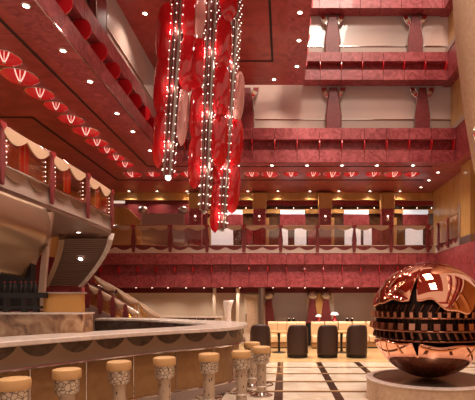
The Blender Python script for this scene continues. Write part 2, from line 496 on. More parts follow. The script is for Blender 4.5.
for i, (px, py) in enumerate([(300, 12), (299, 40), (297, 66), (274, 79), (145, 13)]):
    p = zrow([(px, py)], LZ)[0]
    nm = ['nearest on the right edge of the high landing soffit', 'in the middle of the right edge of the high landing soffit', 'in the back corner of the high landing soffit', 'on the back edge of the high landing soffit', 'alone on the high soffit left of the hanging lights'][i]
    downlight(p, f'round recessed downlight {nm}', 'high landing downlights', 1.4, 300)
for i, p in enumerate(zrow([(58, 160), (82, 176)], A0)):
    downlight(p, ['round recessed downlight over the near end of the curved balcony', 'round recessed downlight over the far end of the curved balcony'][i], 'balcony downlights', 1.2, 5)
dots = [136, 152, 168, 186, 204, 222, 240, 273, 289, 305, 324, 342, 358]
LENS0 = None
for i, px in enumerate(dots):
    p = W(px, 287.5, 16.32); p.z = D0
    if LENS0 is None:
        LENS0 = MB(M['spot_lens'], M['chrome']).ball((0, 0, -.01), .03, 10, 6).use(1).lathe([(.045, 0), (.04, -.02), (.025, -.015)], n=12, caps=False).build('mini_spotlight'); o = LENS0
    else:
        o = LENS0.copy(); COL.objects.link(o)
    o.location = p
    tag(o, f'tiny spotlight under the red ground parapet, {ORD[i]} from the left', 'ceiling light', 'tiny lobby spotlights')
    if i % 2 == 0: SPOTS.append((p + Vector((0, .3, 0)), 70))

# ------------------------------------------------------------------ shell shaped ceiling lamps
def bowl_lamp():
    r = thing('shell_sconce', 'x', 'ceiling light')
    mb = MB(M['lamp_red'])
    mb.lathe([(.29, 0), (.285, -.022), (.24, -.058), (.16, -.088), (.07, -.102), (.002, -.105)], n=28, caps=False)
    bw = mb.build('bowl', r)
    MB(M['chrome']).lathe([(.285, 0), (.30, -.001), (.30, -.014), (.285, -.02)], n=28, caps=False).build('rim', r)
    for k in range(3):
        a = math.radians(-90 + (k - 1) * 15)
        pts = [(q * math.cos(a), q * math.sin(a), zz) for q, zz in ((.055, -.107), (.12, -.099), (.19, -.081), (.25, -.055), (.285, -.027))]
        MB(M['rib_shine']).tube(pts, .010 if k % 2 == 0 else .005, 6).build('rib', bw)
    MB(M['chrome']).ball((0, 0, -.107), .03, 12, 6, (1, 1, .5)).build('boss', bw)
    return r
lamp0 = bowl_lamp(); used = [False]
def place_lamp(p, s, label, group, rz=0):
    o = lamp0 if not used[0] else copy_tree(lamp0)
    used[0] = True; o.location = (p[0], p[1], A0 + .002); o.scale = (s, s, s); o.rotation_euler = (0, 0, rz); o['label'] = label; o['group'] = group
left = [(4, 62, .95), (20, 81, 1.12), (40, 98, .95), (56, 111, .85), (71, 124, .98), (86, 136, 1.12), (97, 147, 1.0), (107, 155, .85), (116, 162, .9), (125, 169, .95)]
for i, (px, py, s) in enumerate(left):
    y = (A0 - EYE) * F / (CY - py + 5); place_lamp((W(px, py, y).x, y, A0), s, f'red and chrome shell lamp under the left soffit, {ORD[i]} from the camera', 'shell lamps under the left soffit', math.atan2(-(W(px, py, y).x), y))
for i, px in enumerate([133, 153, 171, 189, 232, 252, 270, 291, 313, 332, 351, 373, 393, 412]):
    s = .95 + .18 * (i % 3 == 0)
    s *= .93; y = 14.85; place_lamp((W(px, 177, y).x, y, A0), s, f'red and chrome shell lamp under the back soffit, {ORD[i]} from the left', 'shell lamps under the back soffit')

# ------------------------------------------------------------------ pilasters with disc heads in front of the frosted strips
def pilaster(h, label, group):
    r = thing('pilaster', label, 'pilaster', group=group)
    prof = [(-.21, 0), (-.24, .25 * h), (-.25, .45 * h), (-.19, .72 * h), (-.12, h), (.12, h), (.19, .72 * h), (.25, .45 * h), (.24, .25 * h), (.21, 0)]
    MB(M['maroon']).plate(prof, (0, -.16, 0), (1, 0, 0), (0, 0, 1), (0, .16, 0)).build('shaft', r, bevel=.02)
    for s in (-1, 1):
        ed = [(s * (abs(a) + .012), -.155, b) for a, b in prof[:5]]
        MB(M['satin']).tube(ed, .010, 8).build('edge_trim', r)
    # half ring head of red, cream and chrome segments under the soffit
    cz = h + .03
    def seg(r0, r1, a0, a1):
        k = 4; o_ = [(r1 * math.cos(a0 + (a1 - a0) * q / k), r1 * math.sin(a0 + (a1 - a0) * q / k)) for q in range(k + 1)]
        return o_ + [(r0 * math.cos(a1 + (a0 - a1) * q / k), r0 * math.sin(a1 + (a0 - a1) * q / k)) for q in range(k + 1)]
    for k in range(8):
        a0 = PI + PI * k / 8 + .02; a1 = PI + PI * (k + 1) / 8 - .02
        MB(M[('red_plain', 'festoon', 'red_bright', 'bronze')[min(k, 7 - k)]]).plate(seg(.24, .38, a0, a1), (0, -.09, cz), (1, 0, 0), (0, 0, 1), (0, .08, 0)).build('petal', r)
    for R, t in ((.39, .018), (.23, .014)):
        MB(M['chrome']).tube([(R * math.cos(PI + PI * k / 20), -.10, cz + R * math.sin(PI + PI * k / 20)) for k in range(21)], t, 8).build('ring', r)
    return r
rows = [(247, 14.76, A1, 1.70, 'behind the hanging lights on the lower frosted strip'), (333, 14.76, A1, 1.70, 'in the middle of the lower frosted strip'), (421, 14.76, A1, 1.70, 'at the right end of the lower frosted strip'),
        (332, 14.98, B1, 1.52, 'in the middle of the upper frosted strip'), (414, 14.98, B1, 1.52, 'at the right end of the upper frosted strip')]
for px, y, z, h, nm in rows:
    p = pilaster(h, f'tapered maroon pilaster with half round head, {nm}', 'pilasters on the frosted strips')
    p.location = (W(px, 0, y).x, y - .02, z)
p = pilaster(1.5, 'tapered maroon pilaster on the slanting frosted strip of the left wall', 'pilasters on the frosted strips')
p.location = (XL - .28, 8.9, A1); p.rotation_euler = (0, 0, PI / 2)

# ------------------------------------------------------------------ balustrades
def scallop(n, w, drop):
    """outline of a festoon: straight top, n hanging bows"""
    pts = [(w, 0), (0, 0)]
    for k in range(n):
        for j in range(1 if k else 0, 9):
            t = j / 8
            pts.append((w * (k + t) / n, -drop * (.25 + .75 * math.sin(PI * t))))
    return pts
M['pale_metal'] = mat('pale brushed metal', (.72, .60, .54), .3, .55)
def balustrade(name, label, path, zb, h, pitch, glass, n_bows=2, first=0.0, cat='balustrade', dirpost=True, group=None, apron=.25, drop=.15):
    pts = resample(path, .06); r = thing(name, label, cat, (pts[0].x, pts[0].y, zb), group=group)
    O = Vector((pts[0].x, pts[0].y, zb))
    loc = [Vector((p.x, p.y)) - O.xy for p in pts]
    cum = [0]
    for a, b in zip(loc, loc[1:]): cum.append(cum[-1] + (b - a).length)
    Lt = cum[-1]
    def at(s):
        s = min(max(s, 0), Lt); k = 0
        while k < len(cum) - 2 and cum[k + 1] < s: k += 1
        t = (loc[k + 1] - loc[k]).normalized(); return loc[k] + t * (s - cum[k]), t
    def sub(a, b):
        k = max(2, int((b - a) / .08)); return [at(a + (b - a) * i / k)[0] for i in range(k + 1)]
    bz_ = glass == 'bronzeglass'; pw = .62 if bz_ else .78
    mb = MB(M['taupe' if bz_ else 'pale_metal']); ribbon(mb, loc, .0, apron, .03); mb.build('apron', r)
    mb = MB(M['chrome']); mb.tube([(p.x, p.y, apron + .015) for p in offset(loc, .03)], .022, 8); mb.build('lower_rail', r)
    mb = MB(M['chrome']); mb.tube([(p.x, p.y, h) for p in loc], .02, 8); mb.build('handrail', r)
    s = first; cuts = []
    while s < Lt: cuts.append(s); s += pitch
    allc = ([0.0] if first > .1 else []) + cuts + ([Lt] if Lt - cuts[-1] > .1 else [])
    for c in cuts:
        p, t = at(c); nv = Vector((t.y, -t.x))
        prof = [(-.055, .02), (-.1, .3), (-.11, .45), (-.06, .78), (-.045, h - .02), (.045, h - .02), (.06, .78), (.11, .45), (.1, .3), (.055, .02)]
        MB(M['maroon']).plate([(a_ * pw, b_) for a_, b_ in prof], (p.x + nv.x * .03, p.y + nv.y * .03, 0), (t.x, t.y, 0), (0, 0, 1), (nv.x * .05, nv.y * .05, 0)).build('post', r, bevel=.01)
        if glass == 'bronzeglass':
            for sd in (-1, 1):
                mb = MB(M['spot_lens'])
                for q in range(5): mb.ball((p.x + t.x * sd * .16 + nv.x * .02, p.y + t.y * sd * .16 + nv.y * .02, .40 + .085 * q), .009, 8, 5)
                mb.build('sparkle_strip', r)  # glowing dots added as sparkle beside the bronze glass
        hr = [(-.02, -.16), (-.12, -.03), (-.11, .03), (-.05, .05), (0, .02), (.05, .05), (.11, .03), (.12, -.03), (.02, -.16)]
        MB(M['red_plain']).plate([(a_ * pw, b_ * pw) for a_, b_ in hr], (p.x + nv.x * .06, p.y + nv.y * .06, h - .02), (t.x, t.y, 0), (0, 0, 1), (nv.x * .03, nv.y * .03, 0)).build('post_cap', r)
    for a, b in zip(allc, allc[1:]):
        a2, b2 = a + .03, b - .03
        mb = MB(M[glass]); ribbon(mb, sub(a2, b2), apron + .03, h - .03, .012); mb.build('glass_panel', r)
        w = b2 - a2; n = max(1, round(n_bows * w / pitch))
        seg = offset(sub(a2, b2), .02)
        mb = MB(M['festoon']); ribbon(mb, seg, lambda q: h - .025 - drop * (.2 + .8 * abs(math.sin(PI * n * q / w))), h - .005, .02); mb.build('festoon', r)
        if bz_:
            mid, t_ = at((a2 + b2) / 2); n_ = Vector((t_.y, -t_.x))
            for q in range(6):
                e_ = mid + t_ * (q - 2.5) * .045 - n_ * .04
                MB(M['red_bright' if q % 3 else 'pink_glass']).tube([(e_.x, e_.y, apron + .04), (e_.x, e_.y, h - .06)], .014, 6).build('red_strand', r)
        mb = MB(M['bronze' if bz_ else 'maroon']); seg = offset(sub(a2, b2), .02)
        ribbon(mb, seg, lambda q: apron - .005 - (.17 if bz_ else .14) * abs(math.sin(PI * n * q / w)) ** .8, apron, .012); mb.build('half_moon_trim', r)
    return r
balustrade('glass_balustrade', 'long glass balustrade with scalloped rim and maroon posts on the back ground parapet', [(-8.8, YD - .02), (5.36, YD - .02)], D1, .99, 1.32, 'glass', first=.76)
balustrade('glass_balustrade', 'short glass balustrade running towards the camera at the right end of the back balcony', [(5.44, YD - .06), (5.44, 14.05)], D1, .99, .9, 'glass', first=.45)
# curved bronze glass balcony on the left
bal = [(-4.5, 5.0), (-4.36, 6.6), (-4.30, 8.2), (-4.25, 9.8), (-4.26, 10.9)]
bal_end = [(-4.34, 11.3), (-4.55, 11.6), (-4.95, 11.75), (-5.9, 11.8)]
bp = smooth_path(bal + bal_end, .08)
BZ = 3.42
balustrade('bronze_balustrade', 'curved bronze glass balustrade of the left balcony above the bar', bp, BZ, .97, 1.40, 'bronzeglass', first=.45, apron=.32, drop=.2)
# balcony slab and its inner wall
sl = offset(bp, -.02)
struct(MB(M['slat']).prism([(p.x, p.y) for p in sl] + [(-8, 11.8), (-8, 5.0)], BZ - .07, BZ - .005).build('floor_balcony'))
gw = smooth_path([(-7.4, 3.5), (-7.35, 7.0), (-7.3, 10.5), (-7.35, 12.5), (-7.5, 14.5)], .15)
mb = MB(M['gold']); ribbon(mb, gw, BZ, A0 - .01, .12); struct(mb.build('wall_balcony'))
# ------------------------------------------------------------------ chandeliers
def chandelier(label, top, bot, core_r, petals, seed, tip='satin'):
    rnd = random.Random(seed)
    top, bot = Vector(top), Vector(bot); d = top - bot; Ln = d.length
    r = thing('hanging_light_column', label, 'chandelier', bot, group='hanging light columns')
    ax = d.normalized()
    r.rotation_mode = 'QUATERNION'; r.rotation_quaternion = Vector((0, 0, 1)).rotation_difference(ax)
    MB(M['chrome']).lathe([(.25, Ln - .12), (.27, Ln - .1), (.27, Ln + .02)], n=20).build('canopy', r)
    nst = 6
    for k in range(nst):   # fluted core of rods
        a = 2 * PI * k / nst + .3
        MB(M['satin'] if k % 2 else M['maroon']).tube([(core_r * .55 * math.cos(a), core_r * .55 * math.sin(a), .06), (core_r * .55 * math.cos(a), core_r * .55 * math.sin(a), Ln - .1)], core_r * .42, 8).build('core_rod', r)
    MB(M[tip]).ball((0, 0, .03), core_r * .55, 12, 8).build('tip_lamp', r)
    ns = 8; step = .19
    for k in range(ns):
        a = 2 * PI * k / ns; mb = MB(M['bead'], M['chrome']); z = .18
        w = 1.15
        while z < Ln - .2:
            w = 1.15 + .35 * min(1, z / 3.5)
            mb.use(0).ball((core_r * w * math.cos(a), core_r * w * math.sin(a), z), .0125, 6, 4); z += step
        mb.use(1).tube([(core_r * 1.13 * math.cos(a), core_r * 1.13 * math.sin(a), .15), (core_r * 1.48 * math.cos(a), core_r * 1.48 * math.sin(a), 3.6), (core_r * 1.48 * math.cos(a), core_r * 1.48 * math.sin(a), Ln - .1)], .003, 4)
        mb.build('light_string', r)
    for (px_, py_, yaw, z, w, h, m) in petals:
        cs, sn = math.cos(yaw), math.sin(yaw)
        def fn(u, v):
            t = 2 * v - 1; prof = math.sqrt(max(0, 1 - abs(t) ** 2.2)); q = (2 * u - 1) * w / 2 * prof
            b = .10 * (1 - (q / (w / 2)) ** 2) * (1 - t * t)      # cupped away from the core
            return (px_ + q * cs + b * sn, py_ + q * sn - b * cs, z + t * h / 2)
        MB(M[m]).grid(fn, 12, 18).build('petal', r, solid=.01)
    return r
def petal_set(lo, hi, seed, w, h, off, highlights=(), grow=.0):
    """leaf panels left, right and behind the core in staggered tiers"""
    rnd = random.Random(seed); out = []; z = lo + h / 2; k = 0
    while z < hi:
        f = 1 + grow * (z - lo) / (hi - lo)
        for side, y, yaw, dz in ((-1, .03, -.35, 0), (1, .03, .35, .38 * h), (0, .24, 0, .6 * h)):
            out.append((side * off * f + rnd.uniform(-.03, .03), y, yaw + rnd.uniform(-.12, .12), z + dz, w * f * rnd.uniform(.92, 1.08) * (.7 if k in highlights else 1), h,
                        'pink_glass' if k in highlights else 'red_glass')); k += 1  # pale petals imitate white highlights on the red ones
        z += h * .86
    return out
def petal_light(top, bot, zs, e=4):
    top, bot = Vector(top), Vector(bot); d = (top - bot).normalized()
    for z_ in zs: light('POINT', 'bead_glow', bot + d * z_ + Vector((0, -.17, 0)), e, (1, .75, .62), .05)
yc = 9.5
c1 = chandelier('hanging column of lights and red petals, leftmost and shortest of the three', (W(181, 0, yc).x, yc, LZ), W(168, 179, yc), .115, petal_set(.22, 3.9, 3, .34, 1.3, .20, (1, 9), .40), 3, 'spot_lens')
c2 = chandelier('hanging column of lights and red petals, middle one of the three', (W(214, 0, yc).x, yc, LZ), W(204, 213, yc), .105, petal_set(.5, 4.6, 5, .34, 1.2, .22, (9,), .35), 5)
c3 = chandelier('hanging column of lights and red petals, rightmost and longest of the three', (W(237, 0, yc + .3).x, yc + .3, LZ), W(222, 231, yc + .3), .095, petal_set(-.05, 3.3, 9, .32, 1.15, .15, (7,), .1), 9)

petal_light((W(181, 0, yc).x, yc, LZ), W(168, 179, yc), (.7, 1.9, 3.1, 4.1))
petal_light((W(214, 0, yc).x, yc, LZ), W(204, 213, yc), (.9, 2.1, 3.4, 4.6))
petal_light((W(237, 0, yc + .3).x, yc + .3, LZ), W(222, 231, yc + .3), (.3, 1.4, 2.5, 3.6))
# ------------------------------------------------------------------ shops on the upper deck
for i, (px, py0) in enumerate([(196, 0), (259.5, 0), (325, 0), (387, 0)]):
    x = W(px, 0, 17.25).x
    r = thing('shop_pillar', f'red shop pillar with a golden capital, {ORD[i]} from the left on the upper deck', 'pillar', (x, 17.2, D1 - .05), group='shop pillars')
    MB(M['red']).span((-.23, -.08, 0), (.23, .18, 1.85)).build('shaft', r, bevel=.01)
    MB(M['gold']).span((-.26, -.1, 1.85), (.26, .18, 2.45)).build('capital', r, bevel=.01)
    MB(M['spot_lens']).ball((0, -.1, 1.55), .035, 10, 6).build('lamp', r)
    MB(M['chrome']).lathe([(.05, -.05), (.07, 0), (.05, .05)], (0, -.09, 1.42), 12).build('sconce', r)
bays = [(208, 253, 1), (266, 319, 2), (331, 381, 3), (393, 437, 4)]
names = ['behind the hanging lights', 'left of the middle of the upper deck', 'right of the middle of the upper deck', 'at the right end of the upper deck']
for (a, b, k), nm in zip(bays, names):
    y = 17.75; xa, xb = W(a, 0, y).x, W(b, 0, y).x; w = xb - xa; xm = (xa + xb) / 2
    r = thing('shopfront', f'dark shopfront with red panel and bright screen, {nm}', 'shopfront', (xm, y, D1 - .05), group='shopfronts')
    MB(M['darkglass']).span((-w / 2, .05, 0), (w / 2, .1, 2.5)).build('glazing', r)
    MB(M['red_plain']).span((-w / 2, -.12, 2.08), (w / 2, .05, 2.45)).build('fascia', r)
    MB(M['gold']).span((-w / 2, -.06, 1.78), (w / 2, .05, 1.94)).build('transom', r)
    MB(M['red']).span((-.5, -.12, 1.25), (.5, .04, 1.72)).build('panel', r, bevel=.01)
    MB(M['white']).span((-.48, -.12, 1.74), (.48, .04, 1.90)).build('light_box', r)
    sc = {1: [(-.75, .85)], 2: [(-.42, .24), (.08, .46)], 3: [(-.45, .62), (.30, .3)], 4: [(-.38, .66)]}[k]
    for x0, ww in sc: MB(M['white']).span((x0, -.1, .15), (x0 + ww, .03, 1.18)).build('screen', r, bevel=.005)
    MB(M['red']).span((.62, -.08, .1), (w / 2 - .02, .03, 1.18)).build('panel', r)
    MB(M['gold']).span((-w / 2, -.1, 0), (-w / 2 + .12, .03, 1.6)).build('mullion', r)
    for s in (-.3, .02, .35): MB(M['spot_lens']).ball((s * w, -.14, 1.97), .02, 8, 5).build('spotlight', r)
# taupe board with two ball lamps
r = thing('display_board', 'taupe framed board with a pale ball on each top corner', 'board', (W(163, 0, 17.0).x, 17.0, D1 - .05))
MB(M['taupe']).span((-.80, -.04, .1), (.80, .04, 1.63)).build('panel', r)
for s in (-1, 1):
    MB(M['taupe']).span((s * .74 - .04, -.05, 0), (s * .74 + .04, .05, 1.65)).build('leg', r)
    MB(M['satin']).ball((s * .76, 0, 1.76), .19, 16, 10, (1, .8, .8)).build('ball', r)
struct(MB(M['wallband']).span((-6.2, 17.55, D1), (-3.0, 17.6, 5.6)).build('wall_back_niche'))
for i, (px0, px1) in enumerate(((108, 141),)):
    y = 17.1
    poly = [(W(px0, 0, y).x, D1 - .05), (W(px1, 0, y).x, D1 - .05), (W(px1, 0, y).x, 4.75), (W(px0 + (px1 - px0) * .55, 0, y).x, 5.25), (W(px0, 0, y).x, 5.25)]
    o = MB(M['gold']).plate(poly, (0, y, 0), (1, 0, 0), (0, 0, 1), (0, .12, 0)).build('veneer_screen')
    tag(o, 'wide golden veneer screen left of the taupe board', 'screen')
# gold column and grey foot at the right end
r = thing('column', 'square golden column on a grey foot at the right end of the back balcony', 'column', (5.66, 13.55, D1))
MB(M['gold']).span((-.2, -.35, .2), (.14, .35, A0 - D1 - .02)).build('shaft', r, bevel=.01)
MB(M['satin']).span((-.21, -.4, 0), (.14, .4, .24)).build('foot', r, bevel=.01)
MB(M['chrome']).tube([(-.22, .42, 0), (-.22, .42, 1.3)], .025, 8).build('post', r)

# flared beige column with a chrome rosette, right edge
prof = [(.45, 0), (.45, 3.0), (.5, 4.0), (.66, 4.7), (.86, 6.0), (1.04, 7.6), (1.1, 8.6), (1.12, 12)]
o = MB(M['beige']).lathe(prof, n=48).build('flared_column'); o.location = (4.92, 10, 0)
tag(o, 'beige column flaring upwards at the right edge of the view', 'column')
r = thing('wall_rosette', 'chrome ringed red rosette on the flared beige column', 'ornament', (4.17, 9.45, 5.2), math.radians(-40))
r.scale = (.62,) * 3
MB(M['red_bright']).lathe([(.16, 0), (.15, .03), (.02, .06)], n=20).build('disc', r)
for k in range(6):
    a = 2 * PI * k / 6
    MB(M['red_glass']).plate([(.12 * math.cos(t * PI / 6), .05 * math.sin(t * PI / 6)) for t in range(12)], (.22 * math.cos(a), -.05, .22 * math.sin(a)), (math.cos(a), 0, math.sin(a)), (-math.sin(a), 0, math.cos(a)), (0, .02, 0)).build('petal', r)
MB(M['chrome']).tube([(.3 * math.cos(2 * PI * k / 28), -.03, .3 * math.sin(2 * PI * k / 28)) for k in range(28)], .028, 8, True).build('ring', r)
r.children[0].rotation_euler = (PI / 2, 0, 0)

# ------------------------------------------------------------------ stair behind the bar
# upper flight: slatted underside curving down and away from the balcony
def flight(u, v):
    # u across (left..right), v down the flight
    xl = -5.56 - .98 * v ** 1.2; xr = -4.34 - 1.26 * v ** 1.25
    y = 11.25 + 1.15 * v; z = 3.22 - 1.14 * v
    return (xl + (xr - xl) * u, y, z)
r = thing('upper_stair_flight', 'curving upper stair flight with a slatted brown underside below the balcony', 'staircase', (0, 0, 0))
mb = MB(M['slat'])
ns = 26
for k in range(ns):
    v0, v1 = k / ns, (k + .62) / ns
    a, b, c, d = flight(0, v0), flight(1, v0), flight(1, v1), flight(0, v1)
    t = (0, .05, .05)
    up = [(p[0], p[1] + t[1], p[2] + t[2]) for p in (a, b, c, d)]
    mb.hexa([a, b, c, d] + up)
mb.build('slatted_underside', r)
mb = MB(M['dark']); mb.grid(lambda u, v: tuple(Vector(flight(u, v)) + Vector((0, .06, .06))), 4, 12); mb.build('backing', r, solid=.02)
for s, nm in ((0, 'stringer'), (1, 'stringer')):
    mb = MB(M['stone'] if s else M['festoon'])
    vs = []
    for k in range(17):
        p = Vector(flight(s, k / 16)); w = .07
        for dx, dy, dz in ((-w, -.03, -.02), (w, -.03, -.02), (w, .10, .16), (-w, .10, .16)): vs.append(p + Vector((dx, dy, dz)))
    fs = [(i * 4 + j, i * 4 + (j + 1) % 4, i * 4 + 4 + (j + 1) % 4, i * 4 + 4 + j) for i in range(16) for j in range(4)] + [(0, 1, 2, 3), (64, 65, 66, 67)]
    mb.add(vs, fs); mb.build(nm, r)
for (u, v) in ((.52, .38),):
    p = flight(u, v); o = copy_tree(DL0); o.location = (p[0], p[1] - .02, p[2] - .012); o.scale = (1.5,) * 3; o.rotation_euler = (math.radians(-43), 0, 0)
    tag(o, 'round downlight in the slatted stair underside', 'ceiling light', 'stair downlights')
o = copy_tree(DL0); o.location = (-4.98, 10.9, BZ - .072); o.scale = (1.3,) * 3
tag(o, 'round downlight under the balcony slab above the slatted stair', 'ceiling light', 'stair downlights')
MB(M['red']).span((-7.2, 12.5, 0), (-5.62, 12.7, 2.07)).build('landing_fascia', r)
# lower flight: sweeping balustrade down to the right
r = thing('lower_stair_flight', 'lower stair flight with scalloped glass side descending to the right behind the bar', 'staircase', (0, 0, 0))
y0 = 13.3
def rail(t): return Vector((-5.80 + 1.50 * t, y0, 2.20 - .86 * t + .05 * math.sin(PI * t)))
def rail2(t): return Vector((-6.02 + 2.1 * t, y0 + 1.0, 2.46 - 1.28 * t + .04 * math.sin(PI * t)))
mb = MB(M['stone'])
for k in range(10):
    t = k / 10; p = rail(t); mb.span((p.x, y0 + .05, max(.02, p.z - 1.10)), (p.x + .20, y0 + 1.2, max(.17, p.z - .95)))
mb.build('treads', r)
mb = MB(M['taupe'])
poly = [(rail(t / 12).x, rail(t / 12).z - .62) for t in range(13)] + [(rail(1).x, .03), (rail(0).x, .03)]
mb.plate(poly, (0, y0, 0), (1, 0, 0), (0, 0, 1), (0, .05, 0)); mb.build('stringer', r)
for k in range(4):
    t0, t1 = k / 4 + .01, (k + 1) / 4 - .01
    def fn(u, v): 
        p = rail(t0 + (t1 - t0) * u); return (p.x, y0 - .02, p.z - .03 - .56 * v)
    MB(M['bronzeglass']).grid(fn, 6, 2).build('glass_panel', r, solid=.012)
    def fs_(u, v):
        p = rail(t0 + (t1 - t0) * u); return (p.x, y0 - .05, p.z - .01 - v * (.03 + .20 * math.sin(PI * u)))
    MB(M['festoon']).grid(fs_, 10, 2).build('festoon', r, solid=.015)
    p = rail(t0); MB(M['maroon']).plate([(-.04, -.72), (-.09, -.4), (-.04, 0), (.04, 0), (.09, -.4), (.04, -.72)], (p.x, y0 - .08, p.z), (1, 0, 0), (0, 0, 1), (0, .05, 0)).build('post', r)
MB(M['chrome']).tube([rail(t / 16) + Vector((0, -.03, 0)) for t in range(17)], .028, 8).build('handrail', r)
# parallel handrail further back
mb = MB(M['festoon']); mb.tube([rail2(t / 12) for t in range(13)], .03, 8); mb.build('handrail', r)
for k in range(3):
    t0, t1 = k / 3 + .01, (k + 1) / 3 - .01
    def fb(u, v):
        p = rail2(t0 + (t1 - t0) * u); return (p.x, p.y, p.z - .03 - .62 * v)
    MB(M['bronzeglass']).grid(fb, 6, 2).build('glass_panel', r, solid=.012)
    def fe(u, v):
        p = rail2(t0 + (t1 - t0) * u); return (p.x, p.y - .04, p.z - .01 - v * (.03 + .18 * math.sin(PI * u)))
    MB(M['festoon']).grid(fe, 10, 2).build('festoon', r, solid=.015)

# ------------------------------------------------------------------ bar
HC = 1.2
outer = smooth_path([(-4.3, 3.0), (-3.62, 4.25), (-3.12, 5.15), (-2.70, 5.88), (-2.24, 6.6), (-1.70, 7.25), (-1.18, 7.78), (-.88, 8.3), (-.76, 9.0), (-.82, 9.8), (-1.2, 10.5), (-2.3, 11.5), (-3.8, 12.75), (-5.2, 13.0)], .1)
inner_c = smooth_path([(-4.95, 3.4), (-4.25, 4.7), (-3.78, 5.55), (-3.36, 6.3), (-2.85, 7.05), (-2.3, 7.75), (-1.9, 8.3), (-1.68, 8.75), (-1.58, 9.1), (-1.64, 9.5), (-1.95, 10.0), (-2.75, 10.9), (-4.1, 12.1), (-5.2, 12.4)], .1)
no_ = len(outer)
def resn(pts, n):
    d = [0]
    for a, b in zip(pts, pts[1:]): d.append(d[-1] + (b - a).length)
    out = []; k = 0
    for i in range(n):
        t = d[-1] * i / (n - 1)
        while k < len(pts) - 2 and d[k + 1] < t: k += 1
        out.append(pts[k].lerp(pts[k + 1], (t - d[k]) / (d[k + 1] - d[k])))
    return out
r = thing('bar_counter', 'long curved bar counter with pale stone top and tan leather front', 'bar', (0, 0, 0))
mb = MB(M['stone']); strip_top(mb, outer, resn(inner_c, no_), HC - .065, HC); mb.build('counter_top', r, bevel=.012)
# outer is walked with the customer side on the right
front = offset(outer, -.20)
mb = MB(M['valance']); ribbon(mb, offset(outer, -.10), .86, HC - .065, .03); mb.build('valance', r)
cuts = [0]; seg = offset(outer, -.085)
d = [0]
for a, b in zip(seg, seg[1:]): d.append(d[-1] + (b - a).length)
tot = d[-1]; nm_ = 26; wl = tot / nm_
def sub_path(pts, a, b):
    dd = [0]
    for p, q in zip(pts, pts[1:]): dd.append(dd[-1] + (q - p).length)
    def at(s):
        k = 0
        while k < len(dd) - 2 and dd[k + 1] < s: k += 1
        return pts[k].lerp(pts[k + 1], (s - dd[k]) / (dd[k + 1] - dd[k]))
    n = max(2, int((b - a) / .05)); return [at(a + (b - a) * i / n) for i in range(n + 1)]
for k in range(nm_):
    sp = sub_path(seg, k * wl + .03, (k + 1) * wl - .001)
    ln = sum((q - p).length for p, q in zip(sp, sp[1:]))
    mb = MB(M['darkmarble']); ribbon(mb, sp, lambda q: HC - .07 - .15 * max(0, math.sin(PI * min(1, q / ln))) ** .75, HC - .066, .015); mb.build('half_moon_trim', r)
mb = MB(M['chrome']); mb.tube([(p.x, p.y, .86) for p in offset(outer, -.06)], .02, 8); mb.build('chrome_rail', r)
mb = MB(M['tanleather']); ribbon(mb, front, .16, .9, .06); mb.build('leather_front', r)
ft = 0; dd = [0]
for a, b in zip(front, front[1:]): dd.append(dd[-1] + (b - a).length)
s = .45
while s < dd[-1] - .1:
    k = max(i for i in range(len(dd)) if dd[i] <= s); p = front[k].lerp(front[k + 1], (s - dd[k]) / (dd[k + 1] - dd[k]))
    q = offset(front, .006)[k]
    MB(M['chrome']).tube([(p.x + (q - front[k]).x, p.y + (q - front[k]).y, .16), (p.x + (q - front[k]).x, p.y + (q - front[k]).y, .85)], .011, 6).build('seam_trim', r)
    s += .78
mb = MB(M['taupe']); ribbon(mb, offset(outer, -.14), 0, .16, .2); mb.build('plinth', r)
mb = MB(M['chrome']); mb.tube([(p.x, p.y, .22) for p in offset(outer, -.0)], .022, 8); mb.build('foot_rail', r)
inn = resn(inner_c, no_)
mb = MB(M['darkmarble']); ribbon(mb, offset(inn, .03), 0.02, HC - .066, .05); mb.build('inner_face', r)

# stools
def stool():
    r = thing('bar_stool', 'x', 'stool', group='bar stools')
    MB(M['seat']).lathe([(.12, .752), (.150, .755), (.158, .772), (.160, .84), (.152, .862), (.13, .87), (.06, .873), (.002, .873)], n=32).build('cushion', r)
    MB(M['mosaic']).lathe([(.11, .57), (.135, .60), (.140, .752), (.12, .753)], n=28).build('mosaic_band', r)
    MB(M['trunk']).lathe([(.088, .03), (.088, .575)], n=24).build('column', r)
    MB(M['chrome']).lathe([(.20, 0), (.20, .015), (.13, .03), (.095, .07), (.09, .08)], n=28).build('base_ring', r)
    MB(M['chrome']).tube([(.2 * math.cos(2 * PI * k / 24), .2 * math.sin(2 * PI * k / 24), .2) for k in range(24)], .012, 6, True).build('foot_ring', r)
    for k in range(3):
        a = 2 * PI * k / 3 + .5
        MB(M['chrome']).tube([(.085 * math.cos(a), .085 * math.sin(a), .2), (.2 * math.cos(a), .2 * math.sin(a), .2)], .009, 6).build('spoke', [c_ for c_ in r.children if c_.name.startswith('foot_ring')][0])
    return r
st0 = stool()
sp = [(14, 378, 'nearest the camera at the left edge of the bar front'), (67, 368.5, 'second from the camera along the bar front'), (119, 361, 'third from the camera along the bar front'), (164.5, 357, 'fourth from the camera along the bar front'),
      (209, 353.2, 'fifth from the camera along the bar front'), (241.5, 350.5, 'sixth from the camera, by the rounded bar end'), (261.5, 346.3, 'rightmost of the row at the rounded bar end'), (252, 342, 'farthest of the row, behind the rounded bar end')]
for i, (px, py, nm) in enumerate(sp):
    o = st0 if i == 0 else copy_tree(st0)
    y = (EYE - .87) * F / (py - CY); p = W(px, py, y); o.location = (p.x, y, 0)
    o['label'] = f'tan leather bar stool, {nm}'
    o.rotation_euler = (0, 0, i * 1.1)

